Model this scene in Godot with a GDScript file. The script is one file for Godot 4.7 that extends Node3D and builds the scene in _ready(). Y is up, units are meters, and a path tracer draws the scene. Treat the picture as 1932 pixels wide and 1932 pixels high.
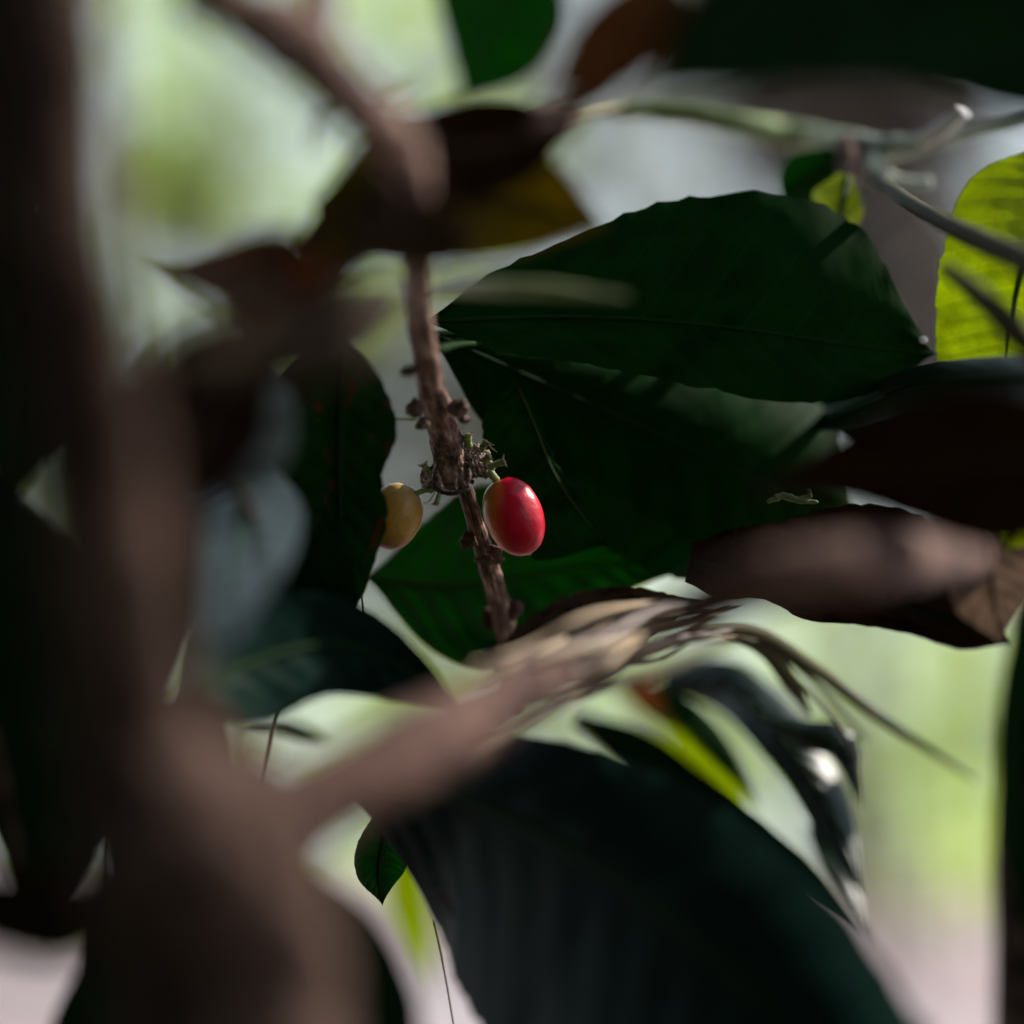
extends Node3D

const FOCUS := 0.60          # metres from the lens to the two cherries
const TANV := 0.16917        # tangent of half the vertical field of view
const TILT := 6.7            # the camera looks slightly upwards
const EYE := Vector3(0, 0.6, 0)
var fwd: Vector3
var up: Vector3
var rng := RandomNumberGenerator.new()
var noise := FastNoiseLite.new()
var M := {}
var used := {}


# ---------------------------------------------------------------- helpers
func pt(x: float, y: float, z: float) -> Vector3:   # a point of the photograph's 1932 px grid at a distance along the view
	var k := TANV * z / 966.0
	return EYE + fwd * z + Vector3.RIGHT * ((x - 966.0) * k) + up * ((966.0 - y) * k)


func qt(x: float, y: float, z := FOCUS) -> Vector3:  # the same on the finer grid used round the cherries
	return pt(656.9 + x * 0.24, 734.2 + y * 0.24, z)


func px(z: float) -> float:
	return TANV * z / 966.0


func crm(a: Array, t: float) -> Vector3:
	var n := a.size() - 1
	var f: float = clampf(t, 0.0, 1.0) * n
	var i := mini(int(f), n - 1)
	var u := f - i
	var p1: Vector3 = a[i]
	var p2: Vector3 = a[i + 1]
	var p0: Vector3 = a[i - 1] if i > 0 else p1 * 2.0 - p2
	var p3: Vector3 = a[i + 2] if i + 2 <= n else p2 * 2.0 - p1
	return 0.5 * (2.0 * p1 + (p2 - p0) * u + (2.0 * p0 - 5.0 * p1 + 4.0 * p2 - p3) * u * u + (3.0 * p1 - p0 - 3.0 * p2 + p3) * u * u * u)


func cr1(a: Array, t: float) -> float:
	var n := a.size() - 1
	var f: float = clampf(t, 0.0, 1.0) * n
	var i := mini(int(f), n - 1)
	var u := f - i
	var p1: float = a[i]
	var p2: float = a[i + 1]
	var p0: float = a[i - 1] if i > 0 else p1
	var p3: float = a[i + 2] if i + 2 <= n else p2
	return 0.5 * (2.0 * p1 + (p2 - p0) * u + (2.0 * p0 - 5.0 * p1 + 4.0 * p2 - p3) * u * u + (3.0 * p1 - p0 - 3.0 * p2 + p3) * u * u * u)


func numbered(called: String) -> String:
	if not used.has(called):
		used[called] = 0
		return called
	used[called] += 1
	return "%s_%03d" % [called, used[called]]


func thing(called: String, label: String, category: String, at: Vector3, group := "") -> Node3D:
	var o := Node3D.new()
	o.name = numbered(called)
	add_child(o)
	o.position = at
	o.set_meta("label", label)
	o.set_meta("category", category)
	if group:
		o.set_meta("group", group)
	return o


func put(called: String, mesh: Mesh, mat: Material, parent: Node, label := "") -> MeshInstance3D:
	var o := MeshInstance3D.new()
	o.name = called
	o.mesh = mesh
	o.material_override = mat
	parent.add_child(o, true)
	if parent != self:     # meshes are made in world coordinates; undo the parents' offset
		var off := Vector3.ZERO
		var p: Node = parent
		while p != self:
			off += (p as Node3D).position
			p = p.get_parent()
		o.position = -off
	if label:
		o.set_meta("label", label)
	return o


# a grid of nu x nv points (u rows, v columns); wrap closes v. Normals by differences, pointing along side * (du x dv)
func sheet(v: PackedVector3Array, nu: int, nv: int, wrap: bool, outward: int, col := PackedColorArray(), us := 1.0, vs := 1.0) -> ArrayMesh:
	var nrm := PackedVector3Array()
	var uv := PackedVector2Array()
	nrm.resize(nu * nv)
	uv.resize(nu * nv)
	for i in nu:
		for j in nv:
			var a := v[mini(i + 1, nu - 1) * nv + j] - v[maxi(i - 1, 0) * nv + j]
			var j0 := j - 1
			var j1 := j + 1
			if wrap:     # first and last column are the same points
				if j0 < 0: j0 = nv - 2
				if j1 > nv - 1: j1 = 1
			else:
				j0 = maxi(j0, 0)
				j1 = mini(j1, nv - 1)
			var b := v[i * nv + j1] - v[i * nv + j0]
			var n := a.cross(b)
			if n.length_squared() < 1e-22:
				var i2 := i + (2 if i < nu / 2 else -2)
				var a2 := (v[i2 * nv + j] - v[i * nv + j]) * (1.0 if i < nu / 2 else -1.0)
				var b2 := v[i2 * nv + j1] - v[i2 * nv + j0]
				n = a2.cross(b2)
			nrm[i * nv + j] = n.normalized() * outward
			uv[i * nv + j] = Vector2(float(i) / (nu - 1) * us, float(j) / (nv - 1) * vs)
	var idx := PackedInt32Array()
	for i in nu - 1:
		for j in nv - 1:
			var p := i * nv + j
			var q := p + nv
			for t in [[p, q, p + 1], [p + 1, q, q + 1]]:
				var g := (v[t[1]] - v[t[0]]).cross(v[t[2]] - v[t[0]])
				if g.dot(nrm[t[0]] + nrm[t[1]] + nrm[t[2]]) > 0:
					idx.append_array([t[0], t[2], t[1]])
				else:
					idx.append_array([t[0], t[1], t[2]])
	var arr := []
	arr.resize(Mesh.ARRAY_MAX)
	arr[Mesh.ARRAY_VERTEX] = v
	arr[Mesh.ARRAY_NORMAL] = nrm
	arr[Mesh.ARRAY_TEX_UV] = uv
	if col.size():
		arr[Mesh.ARRAY_COLOR] = col
	arr[Mesh.ARRAY_INDEX] = idx
	var m := ArrayMesh.new()
	m.add_surface_from_arrays(Mesh.PRIMITIVE_TRIANGLES, arr)
	return m


# a stem through world points with radii in metres; bump: relative knobbliness
func tube(pts: Array, rad: Array, nu := 40, nv := 17, bump := 0.06, freq := 160.0, vs := 1.0) -> ArrayMesh:
	var v := PackedVector3Array()
	var side := Vector3.ZERO
	var length := 0.0
	for i in nu:
		var t := float(i) / (nu - 1)
		var p := crm(pts, t)
		var d := (crm(pts, minf(t + 0.01, 1.0)) - crm(pts, maxf(t - 0.01, 0.0))).normalized()
		if side == Vector3.ZERO:
			side = d.cross(fwd).normalized() if absf(d.dot(fwd)) < 0.95 else d.cross(up).normalized()
		side = (side - d * side.dot(d)).normalized()
		var other := d.cross(side)
		var r := maxf(cr1(rad, t), 0.00005)
		if i == 0 or i == nu - 1:
			r *= 0.02
		if i:
			length += p.distance_to(crm(pts, float(i - 1) / (nu - 1)))
		for j in nv:
			var a := TAU * j / (nv - 1)
			var dir := side * cos(a) + other * sin(a)
			var k := 1.0 + bump * 2.0 * noise.get_noise_3dv((p + dir * r) * freq)
			v.append(p + dir * r * k)
	return sheet(v, nu, nv, true, 1 if _out(v, nu, nv, pts) else -1, PackedColorArray(), maxf(length / 0.06, 0.05), vs)


func _out(v: PackedVector3Array, nu: int, nv: int, pts: Array) -> bool:
	var i := nu / 2
	var a := v[(i + 1) * nv] - v[(i - 1) * nv]
	var b := v[i * nv + 1] - v[i * nv + nv - 2]
	return a.cross(b).dot(v[i * nv] - crm(pts, float(i) / (nu - 1))) > 0


func vecs(a: Array) -> Array:
	var r := []
	for p in a:
		r.append(pt(p[0], p[1], p[2]))
	return r


func wid(a: Array, z: float) -> Array:
	var r := []
	for x in a:
		r.append(x * px(z))
	return r


# one leaf: midrib points (pixels and distance), widths of its two sides in pixels along it. The a-side is up when the leaf points right.
func leaf(parent: Node, mat: Material, rib: Material, mid: Array, wa: Array, wb: Array, o := {}) -> MeshInstance3D:
	var p := vecs(mid)
	var zm: float = mid[mid.size() / 2][2]
	var a := wid(wa, zm)
	var b := wid(wb, zm)
	var n := 56
	var m := 14
	var fold: float = o.get("fold", 0.25)
	var quilt: float = o.get("quilt", 0.0006)
	var wave: float = o.get("wave", 0.02)
	var ca: float = o.get("ca", 0.0)       # how far the a-edge bends away from the viewer, relative to its width
	var cb: float = o.get("cb", 0.0)
	var seedv: float = o.get("seed", mid[0][0] * 0.01)
	var length := 0.0
	for i in 20:
		length += crm(p, i / 20.0).distance_to(crm(p, (i + 1) / 20.0))
	var veins: float = o.get("veins", 11.0)
	var v := PackedVector3Array()
	for i in n:
		var s := float(i) / (n - 1)
		var c := crm(p, s)
		var d := crm(p, minf(s + 0.012, 1.0)) - crm(p, maxf(s - 0.012, 0.0))
		var dx := d.dot(Vector3.RIGHT)
		var dy := -d.dot(up)
		var l := maxf(sqrt(dx * dx + dy * dy), 1e-6)
		var side := (Vector3.RIGHT * dy + up * dx) / l     # the a-side
		for j in 2 * m + 1:
			var t := float(j - m) / m                       # -1 b-edge .. 1 a-edge
			var w := maxf(cr1(a if t > 0 else b, s), 0.0)
			var at := absf(t)
			var jag: float = 1.0 + wave * 2.0 * noise.get_noise_2d(s * 900.0 + seedv * 77.0, signf(t) * 300.0) * at
			var q := c + side * (signf(t) * at * w * jag)
			var depth := -fold * at * w * (1.0 - 0.4 * at)    # sides rise towards the viewer, then flatten
			depth += (ca if t > 0 else cb) * w * at * at
			depth += wave * w * sin(s * 19.0 + seedv * 3.0 + signf(t)) * at * at
			var ph := s * veins - at * 1.6
			depth -= quilt * (absf(sin(ph * PI)) - 0.5) * smoothstep(0.0, 0.25, at) * (1.0 - at * 0.7)
			depth += 0.003 * noise.get_noise_3dv(q * 14.0 + Vector3(seedv, 0, 0)) * (at + 0.3)
			v.append(q + fwd * depth)
	var mesh := sheet(v, n, 2 * m + 1, false, 1)
	var lf := put(o.get("name", "leaf"), mesh, mat, parent, o.get("label", ""))
	if o.get("rib", true):
		var line := []
		var rr: float = o.get("rib_r", 0.0007)
		for i in 12:
			line.append(v[int(i / 11.0 * (n - 1)) * (2 * m + 1) + m] - fwd * 0.0002)
		put("midrib", tube(line, [rr * 1.3, rr, rr * 0.7, rr * 0.3], 24, 9, 0.0), rib, lf)
	return lf


func stem(parent: Node, called: String, mat: Material, path: Array, r: Array, o := {}) -> MeshInstance3D:
	var rad := []
	for i in r.size():
		var k := float(i) / maxf(r.size() - 1, 1) * (path.size() - 1)
		rad.append(r[i] * px(path[int(round(k))][2]))
	return put(called, tube(vecs(path), rad, o.get("n", 40), o.get("m", 17), o.get("bump", 0.06), o.get("freq", 160.0)), mat, parent, o.get("label", ""))


# ---------------------------------------------------------------- materials
func noise_tex(freq: float, ramp: Array, size := 256, normal := false, sd := 1, stretch := 1.0) -> Texture2D:
	var f := FastNoiseLite.new()
	f.seed = sd
	f.noise_type = FastNoiseLite.TYPE_SIMPLEX_SMOOTH
	f.frequency = freq
	f.fractal_octaves = 5
	f.fractal_gain = 0.6
	var im := Image.create(size, size, false, Image.FORMAT_RGBA8)
	if normal:
		for y in size:
			for x in size:
				var h := _tile(f, x, y, size, stretch) * 0.5 + 0.5
				im.set_pixel(x, y, Color(h, h, h))
		im.bump_map_to_normal_map(5.0)
		return ImageTexture.create_from_image(im)
	var g := Gradient.new()
	g.offsets = PackedFloat32Array([])
	var offs := PackedFloat32Array()
	var cols := PackedColorArray()
	for r in ramp:
		offs.append(r[0])
		cols.append(r[1])
	g.offsets = offs
	g.colors = cols
	for y in size:
		for x in size:
			im.set_pixel(x, y, g.sample(clampf(_tile(f, x, y, size, stretch) * 0.9 + 0.5, 0.0, 1.0)).linear_to_srgb())
	return ImageTexture.create_from_image(im)


func _tile(f: FastNoiseLite, x: int, y: int, size: int, st: float) -> float:
	var a := TAU * x / size
	var b := TAU * y / size
	var r := size / TAU
	return f.get_noise_3d(r * cos(a) * st + r * cos(b) * 1.0, r * sin(a) * st + r * sin(b), r * sin(b + 1.0) * 0.7 + r * st * 0.3 * sin(a * 2.0))


func leaf_tex(sd: int, spots: Color, spot_amount: float, base := Color(1, 1, 1)) -> Texture2D:
	var w := 384
	var h := 256
	var im := Image.create(w, h, false, Image.FORMAT_RGBA8)
	var f := FastNoiseLite.new()
	f.seed = sd
	f.frequency = 0.012
	f.fractal_octaves = 5
	for y in h:
		var t := absf(y / float(h - 1) * 2.0 - 1.0)
		for x in w:
			var s := x / float(w - 1)
			var k := 0.55 + 0.28 * f.get_noise_2d(x, y) + 0.08 * f.get_noise_2d(x * 9.0, y * 9.0)
			var ph := s * 11.0 - t * 1.6
			var e := absf(ph - round(ph))
			k += 0.30 * smoothstep(0.05, 0.0, e) * (1.0 - t * 0.6)
			k += 0.35 * smoothstep(0.025, 0.0, t)
			var net := absf(f.get_noise_2d(x * 6.0 + 500.0, y * 6.0))
			k += 0.07 * smoothstep(0.08, 0.0, net)
			var c := base * k
			c.a = 1.0
			var sp := smoothstep(0.62 - spot_amount, 0.72 - spot_amount, f.get_noise_2d(x * 1.3 + 900.0, y * 1.3) + 0.35)
			c = c.lerp(spots, sp)
			im.set_pixel(x, y, c.clamp().linear_to_srgb())
	return ImageTexture.create_from_image(im)


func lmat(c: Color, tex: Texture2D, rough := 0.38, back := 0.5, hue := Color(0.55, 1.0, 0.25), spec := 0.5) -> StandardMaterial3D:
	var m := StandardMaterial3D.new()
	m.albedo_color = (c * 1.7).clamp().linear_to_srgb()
	m.albedo_texture = tex
	m.roughness = rough
	m.metallic_specular = spec
	m.cull_mode = BaseMaterial3D.CULL_DISABLED
	if back > 0:
		m.backlight_enabled = true
		m.backlight = Color(hue.r * back, hue.g * back, hue.b * back)
	return m


func bmat(dark: Color, mid_: Color, light: Color, scale: float, sd: int, rough := 0.85, nrm := 1.0) -> StandardMaterial3D:
	var m := StandardMaterial3D.new()
	m.albedo_texture = noise_tex(0.035, [[0.15, dark], [0.5, mid_], [0.85, light]], 256, false, sd)
	m.normal_enabled = true
	m.normal_texture = noise_tex(0.05, [], 256, true, sd + 5)
	m.normal_scale = nrm
	m.roughness = rough
	m.metallic_specular = 0.35
	m.uv1_triplanar = true
	m.uv1_scale = Vector3.ONE * scale
	return m


func streak_mat() -> StandardMaterial3D:    # fine bark of long fibres, for stems mapped along their length
	var w := 768
	var h := 192
	var f := FastNoiseLite.new()
	f.seed = 15
	f.frequency = 0.02
	f.fractal_octaves = 5
	f.fractal_gain = 0.62
	var im := Image.create(w, h, false, Image.FORMAT_RGBA8)
	var hm := Image.create(w, h, false, Image.FORMAT_RGBA8)
	var g := Gradient.new()
	g.offsets = PackedFloat32Array([0.1, 0.35, 0.55, 0.78, 0.95])
	g.colors = PackedColorArray([Color(0.025, 0.015, 0.011), Color(0.100, 0.052, 0.039), Color(0.20, 0.105, 0.080), Color(0.35, 0.22, 0.175), Color(0.55, 0.42, 0.34)])
	for y in h:
		var b := TAU * y / h
		var r := h / TAU * 2.6
		for x in w:
			var k := smoothstep(0.85, 1.0, x / float(w))
			var n := lerpf(f.get_noise_3d(x * 0.3, r * cos(b), r * sin(b)), f.get_noise_3d((x - w) * 0.3, r * cos(b), r * sin(b)), k)
			var n2 := lerpf(f.get_noise_3d(x * 1.1, r * 1.6 * cos(b) + 300.0, r * 0.8 * sin(b)), f.get_noise_3d((x - w) * 1.1, r * 1.6 * cos(b) + 300.0, r * 0.8 * sin(b)), k)
			var q := clampf(0.5 + n * 0.85 + n2 * 0.3, 0.0, 1.0)
			im.set_pixel(x, y, g.sample(q).linear_to_srgb())
			hm.set_pixel(x, y, Color(q, q, q))
	hm.bump_map_to_normal_map(3.0)
	var m := StandardMaterial3D.new()
	m.albedo_texture = ImageTexture.create_from_image(im)
	m.normal_enabled = true
	m.normal_texture = ImageTexture.create_from_image(hm)
	m.roughness = 0.8
	m.metallic_specular = 0.35
	return m


func flat(c: Color, rough := 0.6, spec := 0.4) -> StandardMaterial3D:
	var m := StandardMaterial3D.new()
	m.albedo_color = c.linear_to_srgb()
	m.roughness = rough
	m.metallic_specular = spec
	return m


func materials() -> void:
	var tex := leaf_tex(3, Color(0.5, 0.5, 0.5), -0.6)
	var tex_spot := leaf_tex(8, Color(0.40, 0.32, 0.28), -0.06, Color(0.06, 0.75, 0.35))
	var tex_dead := leaf_tex(12, Color(0.25, 0.18, 0.12), 0.1)
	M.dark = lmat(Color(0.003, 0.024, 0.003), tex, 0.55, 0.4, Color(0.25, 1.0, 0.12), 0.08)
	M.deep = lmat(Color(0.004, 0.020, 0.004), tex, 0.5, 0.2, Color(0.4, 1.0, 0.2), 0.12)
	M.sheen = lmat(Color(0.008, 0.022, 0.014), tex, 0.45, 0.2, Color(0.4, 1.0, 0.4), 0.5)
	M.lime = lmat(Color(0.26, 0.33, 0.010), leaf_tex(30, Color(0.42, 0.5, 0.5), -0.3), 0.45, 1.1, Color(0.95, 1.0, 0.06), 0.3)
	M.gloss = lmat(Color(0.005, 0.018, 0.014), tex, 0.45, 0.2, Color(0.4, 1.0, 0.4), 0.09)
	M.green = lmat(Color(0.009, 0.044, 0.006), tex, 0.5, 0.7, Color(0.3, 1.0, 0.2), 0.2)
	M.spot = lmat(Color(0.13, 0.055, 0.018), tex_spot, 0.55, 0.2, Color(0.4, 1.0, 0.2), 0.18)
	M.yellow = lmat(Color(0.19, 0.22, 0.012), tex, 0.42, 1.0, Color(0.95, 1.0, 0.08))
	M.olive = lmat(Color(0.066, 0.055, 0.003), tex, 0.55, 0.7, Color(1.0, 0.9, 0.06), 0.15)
	M.orange = lmat(Color(0.22, 0.10, 0.015), tex, 0.5, 0.8, Color(1.0, 0.6, 0.1))
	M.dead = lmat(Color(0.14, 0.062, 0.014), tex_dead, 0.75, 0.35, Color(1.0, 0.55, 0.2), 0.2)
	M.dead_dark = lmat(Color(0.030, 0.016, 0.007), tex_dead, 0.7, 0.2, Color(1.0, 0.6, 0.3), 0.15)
	M.dead_pale = lmat(Color(0.15, 0.122, 0.105), tex, 0.75, 0.9, Color(1.0, 0.88, 0.78), 0.3)
	M.rib = flat(Color(0.025, 0.055, 0.012), 0.6, 0.2)
	M.rib_dark = flat(Color(0.010, 0.030, 0.008), 0.6, 0.12)
	M.rib_dead = flat(Color(0.08, 0.05, 0.03), 0.7)
	M.bark = bmat(Color(0.05, 0.028, 0.021), Color(0.125, 0.073, 0.057), Color(0.24, 0.15, 0.122), 60.0, 21)
	M.bark_fine = streak_mat()
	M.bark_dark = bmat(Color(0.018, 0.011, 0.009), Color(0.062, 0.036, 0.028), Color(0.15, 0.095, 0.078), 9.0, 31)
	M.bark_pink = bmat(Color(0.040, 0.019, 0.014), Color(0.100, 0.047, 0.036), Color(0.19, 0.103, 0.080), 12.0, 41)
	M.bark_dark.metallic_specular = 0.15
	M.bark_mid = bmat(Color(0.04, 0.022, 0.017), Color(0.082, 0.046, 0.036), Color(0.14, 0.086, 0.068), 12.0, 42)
	M.twig = flat(Color(0.16, 0.12, 0.09), 0.8, 0.3)
	M.twig_tan = flat(Color(0.46, 0.34, 0.22), 0.6, 0.4)
	M.twig_pale = flat(Color(0.5, 0.42, 0.40), 0.6, 0.4)
	M.twig_olive = flat(Color(0.06, 0.055, 0.02), 0.7, 0.3)
	M.shoot = bmat(Color(0.24, 0.31, 0.13), Color(0.35, 0.43, 0.20), Color(0.45, 0.50, 0.29), 20.0, 51, 0.45, 0.2)
	M.shoot_brown = bmat(Color(0.10, 0.09, 0.05), Color(0.18, 0.17, 0.09), Color(0.27, 0.26, 0.15), 30.0, 54, 0.6, 0.4)
	M.shoot_grey = bmat(Color(0.28, 0.33, 0.27), Color(0.40, 0.45, 0.38), Color(0.52, 0.56, 0.50), 20.0, 52, 0.45, 0.2)
	M.stalk = bmat(Color(0.13, 0.18, 0.05), Color(0.22, 0.29, 0.10), Color(0.32, 0.37, 0.17), 150.0, 53, 0.5, 0.3)
	M.cap = bmat(Color(0.24, 0.13, 0.08), Color(0.55, 0.40, 0.28), Color(0.75, 0.64, 0.5), 160.0, 61, 0.8, 1.0)
	M.flake = bmat(Color(0.06, 0.036, 0.03), Color(0.24, 0.165, 0.13), Color(0.55, 0.43, 0.36), 120.0, 62, 0.85, 1.0)
	M.black = bmat(Color(0.008, 0.006, 0.005), Color(0.02, 0.015, 0.012), Color(0.06, 0.045, 0.035), 140.0, 63, 0.7, 1.0)
	M.white = flat(Color(0.86, 0.82, 0.86), 0.5)


# ---------------------------------------------------------------- fruit
# axis from the stalk end to the far end, both world points; colour by a rule
func cherry_mesh(a: Vector3, b: Vector3, r: float, paint: Callable) -> ArrayMesh:
	var ax := (b - a)
	var d := ax.normalized()
	var s := d.cross(fwd).normalized()
	var o := d.cross(s)
	var nu := 130
	var nv := 161
	var v := PackedVector3Array()
	var col := PackedColorArray()
	for i in nu:
		var th := PI * i / (nu - 1)
		var h := 0.5 - 0.5 * cos(th)
		var rr := r * pow(sin(th), 0.93) * (1.0 + 0.045 * cos(th + 0.25 * PI))
		var dip := 0.0006 * exp(-pow(th / 0.16, 2.0))
		for j in nv:
			var ph := TAU * j / (nv - 1)
			var k := 1.0 + 0.012 * cos(2.0 * ph)      # slightly two-lobed, as the two beans inside make it
			var dir := s * cos(ph) + o * sin(ph)
			var p := a + ax * h + d * dip + dir * rr * k
			p += dir * 0.00010 * noise.get_noise_3dv(p * 260.0)
			v.append(p)
			col.append(paint.call(h, dir, p))
	return sheet(v, nu, nv, true, -1 if v[20 * nv].distance_to(a + ax * 0.5) > 0 and _flip(v, nv, a + ax * 0.5) else 1, col)


func _flip(v: PackedVector3Array, nv: int, c: Vector3) -> bool:
	var i := 65
	var a := v[(i + 1) * nv] - v[(i - 1) * nv]
	var b := v[i * nv + 1] - v[i * nv + nv - 2]
	return a.cross(b).dot(v[i * nv] - c) < 0


func skin() -> StandardMaterial3D:
	var m := StandardMaterial3D.new()
	m.vertex_color_use_as_albedo = true
	m.roughness = 0.33
	m.metallic_specular = 0.42
	m.clearcoat_enabled = true
	m.clearcoat = 0.12
	m.clearcoat_roughness = 0.15
	m.subsurf_scatter_enabled = true
	m.subsurf_scatter_strength = 0.06
	m.normal_enabled = true
	m.normal_texture = noise_tex(0.03, [], 256, true, 77)
	m.normal_scale = 0.12
	m.uv1_triplanar = true
	m.uv1_scale = Vector3.ONE * 90.0
	return m


func rough_blob(c: Vector3, r: Vector3, amp: float, freq: float, nu := 28, nv := 33) -> ArrayMesh:
	var v := PackedVector3Array()
	for i in nu:
		var th := PI * i / (nu - 1)
		for j in nv:
			var ph := TAU * j / (nv - 1)
			var dir := Vector3(sin(th) * cos(ph), cos(th), sin(th) * sin(ph))
			var p := dir * r
			var k := 1.0 + amp * (noise.get_noise_3dv((c + p) * freq) * 2.0 + noise.get_noise_3dv((c + p) * freq * 2.7))
			v.append(c + p * k)
	return sheet(v, nu, nv, true, -1 if _flip_blob(v, nv, nu, c) else 1)


func _flip_blob(v: PackedVector3Array, nv: int, nu: int, c: Vector3) -> bool:
	var i := nu / 2
	var a := v[(i + 1) * nv] - v[(i - 1) * nv]
	var b := v[i * nv + 1] - v[i * nv + nv - 2]
	return a.cross(b).dot(v[i * nv] - c) < 0


# a curled strip of loose bark
func flake(parent: Node, mat: Material, a: Vector3, b: Vector3, w: float, lift: float) -> void:
	var v := PackedVector3Array()
	var d := b - a
	var s := d.cross(fwd).normalized()
	for i in 9:
		var t := i / 8.0
		var ww := w * (0.35 + 0.65 * sin(PI * clampf(t * 0.8 + 0.15, 0, 1))) * (1.0 + 0.5 * noise.get_noise_1d(t * 500.0 + a.x * 9e4))
		for j in 5:
			var u := j / 4.0 - 0.5
			var p := a + d * t + s * (u * ww)
			p -= fwd * (lift * (t * t * 1.4 + 0.15) - absf(u) * ww * 0.5)
			p += s * 0.0003 * noise.get_noise_1d(t * 900.0 + a.y * 8e4)
			v.append(p)
	put("bark_flake", sheet(v, 9, 5, false, 1), mat, parent)


func stub(parent: Node, a: Vector3, b: Vector3, r: float, cap: float, spikes: int) -> void:
	var d := (b - a).normalized()
	var s := put("fruit_stalk_stub", tube([a, a.lerp(b, 0.5) + up * r * 0.1, b], [r * 1.15, r * 0.9, r * 1.05, r * 1.1], 18, 13, 0.08, 700.0), M.stalk, parent)
	var side := d.cross(fwd).normalized()
	var v := PackedVector3Array()
	var prof := [[-0.3, 0.9], [-0.1, 1.25], [0.15, 1.5], [0.4, 1.35], [0.45, 0.9], [0.3, 0.5], [0.25, 0.02]]
	for pr in prof:
		for j in 17:
			var an := TAU * j / 16.0
			var dir := side * cos(an) + fwd * sin(an)
			var k: float = 1.0 + 0.35 * noise.get_noise_2d(cos(an) * 300.0 + a.x * 9e4, sin(an) * 300.0 + pr[0] * 400.0)
			v.append(b + d * cap * pr[0] * (1.0 + 0.8 * noise.get_noise_2d(cos(an) * 500.0 + 50.0, sin(an) * 500.0)) + dir * r * pr[1] * k)
	put("dry_cap", sheet(v, prof.size(), 17, true, 1 if _out(v, prof.size(), 17, [b - d * cap * 0.3, b + d * cap * 0.3]) else -1), M.cap, s)
	for k in spikes:
		var an := rng.randf() * TAU
		var q := b + (side * cos(an) + fwd * sin(an)) * r * 1.1 + d * cap * 0.3
		put("dry_tip", tube([q, q + (d * 0.6 + side * cos(an)) * r * rng.randf_range(0.8, 1.7)], [r * 0.22, r * 0.16, r * 0.03], 8, 7, 0.1), M.cap, s)


# ---------------------------------------------------------------- the scene
func _ready() -> void:
	var th := deg_to_rad(TILT)
	fwd = Vector3(0, sin(th), -cos(th))
	up = Vector3(0, cos(th), sin(th))
	rng.seed = 11
	noise.seed = 4
	noise.frequency = 0.01 * 100.0
	noise.noise_type = FastNoiseLite.TYPE_SIMPLEX_SMOOTH

	var cam := Camera3D.new()
	cam.name = "camera"
	var lens := CameraAttributesPhysical.new()
	lens.frustum_focal_length = 50.0
	lens.exposure_aperture = 50.0 / 23.0       # an opening 23 mm across
	lens.frustum_focus_distance = FOCUS
	cam.attributes = lens
	add_child(cam)
	cam.keep_aspect = Camera3D.KEEP_HEIGHT
	cam.fov = rad_to_deg(2.0 * atan(TANV))
	cam.near = 0.05
	cam.far = 900.0
	cam.position = EYE
	cam.rotation = Vector3(th, 0, 0)

	var env := Environment.new()
	env.background_mode = Environment.BG_SKY
	var sky := Sky.new()
	var sm := ProceduralSkyMaterial.new()
	sm.sky_top_color = Color(0.55, 0.62, 0.70)
	sm.sky_horizon_color = Color(0.84, 0.88, 0.88)
	sm.sky_curve = 0.25
	sm.ground_bottom_color = Color(0.35, 0.33, 0.31)
	sm.ground_horizon_color = Color(0.80, 0.82, 0.80)
	sky.sky_material = sm
	env.sky = sky
	env.tonemap_mode = Environment.TONE_MAPPER_LINEAR
	env.tonemap_exposure = 1.8
	env.sdfgi_enabled = true
	env.ssao_enabled = true
	env.ssil_enabled = true
	var we := WorldEnvironment.new()
	we.name = "world"
	we.environment = env
	add_child(we)

	var sun := DirectionalLight3D.new()
	sun.name = "sun"
	sun.light_energy = 1.3
	sun.light_angular_distance = 0.6
	sun.light_color = Color(1.0, 0.97, 0.92)
	sun.shadow_enabled = true
	add_child(sun)
	sun.look_at_from_position(Vector3(4.6, 4.0, -2.2), Vector3.ZERO)

	materials()
	setting()
	background()
	fruiting_branch()
	cherries()
	trunk_and_crown()
	upper_twigs()
	right_leaves()
	left_leaves()
	lower_leaves()
	small_things()


func setting() -> void:
	var m := StandardMaterial3D.new()
	m.albedo_texture = noise_tex(0.012, [[0.1, Color(0.27, 0.155, 0.15)], [0.4, Color(0.33, 0.22, 0.215)], [0.6, Color(0.32, 0.275, 0.29)], [0.9, Color(0.37, 0.345, 0.37)]], 512, false, 91)
	m.roughness = 0.95
	m.uv1_triplanar = true
	m.uv1_world_triplanar = true
	m.uv1_scale = Vector3.ONE * 0.06
	var v := PackedVector3Array()
	var n := 61
	for i in n:
		for j in n:
			var x := (i / float(n - 1) * 2.0 - 1.0)
			var z := (j / float(n - 1) * 2.0 - 1.0)
			var p := Vector3(signf(x) * pow(absf(x), 2.5) * 700.0, 0, signf(z) * pow(absf(z), 2.5) * 700.0)
			p.y = 0.05 * noise.get_noise_2d(p.x * 0.4, p.z * 0.4)
			v.append(p)
	var g := put("ground", sheet(v, n, n, false, 1), m, self)
	g.set_meta("kind", "structure")
	g.set_meta("label", "pale pinkish bare soil ground seen low beyond the leaves")


func leaf_card() -> ArrayMesh:     # a small folded leaf of unit length for crowns
	var v := PackedVector3Array()
	for i in 6:
		var s := i / 5.0
		var w := 0.26 * sin(PI * pow(s, 0.8)) + 0.004
		for j in 3:
			v.append(Vector3((j - 1) * w, 0.06 * absf(j - 1) - 0.25 * s * s, -s))
	return sheet(v, 6, 3, false, -1)


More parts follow.
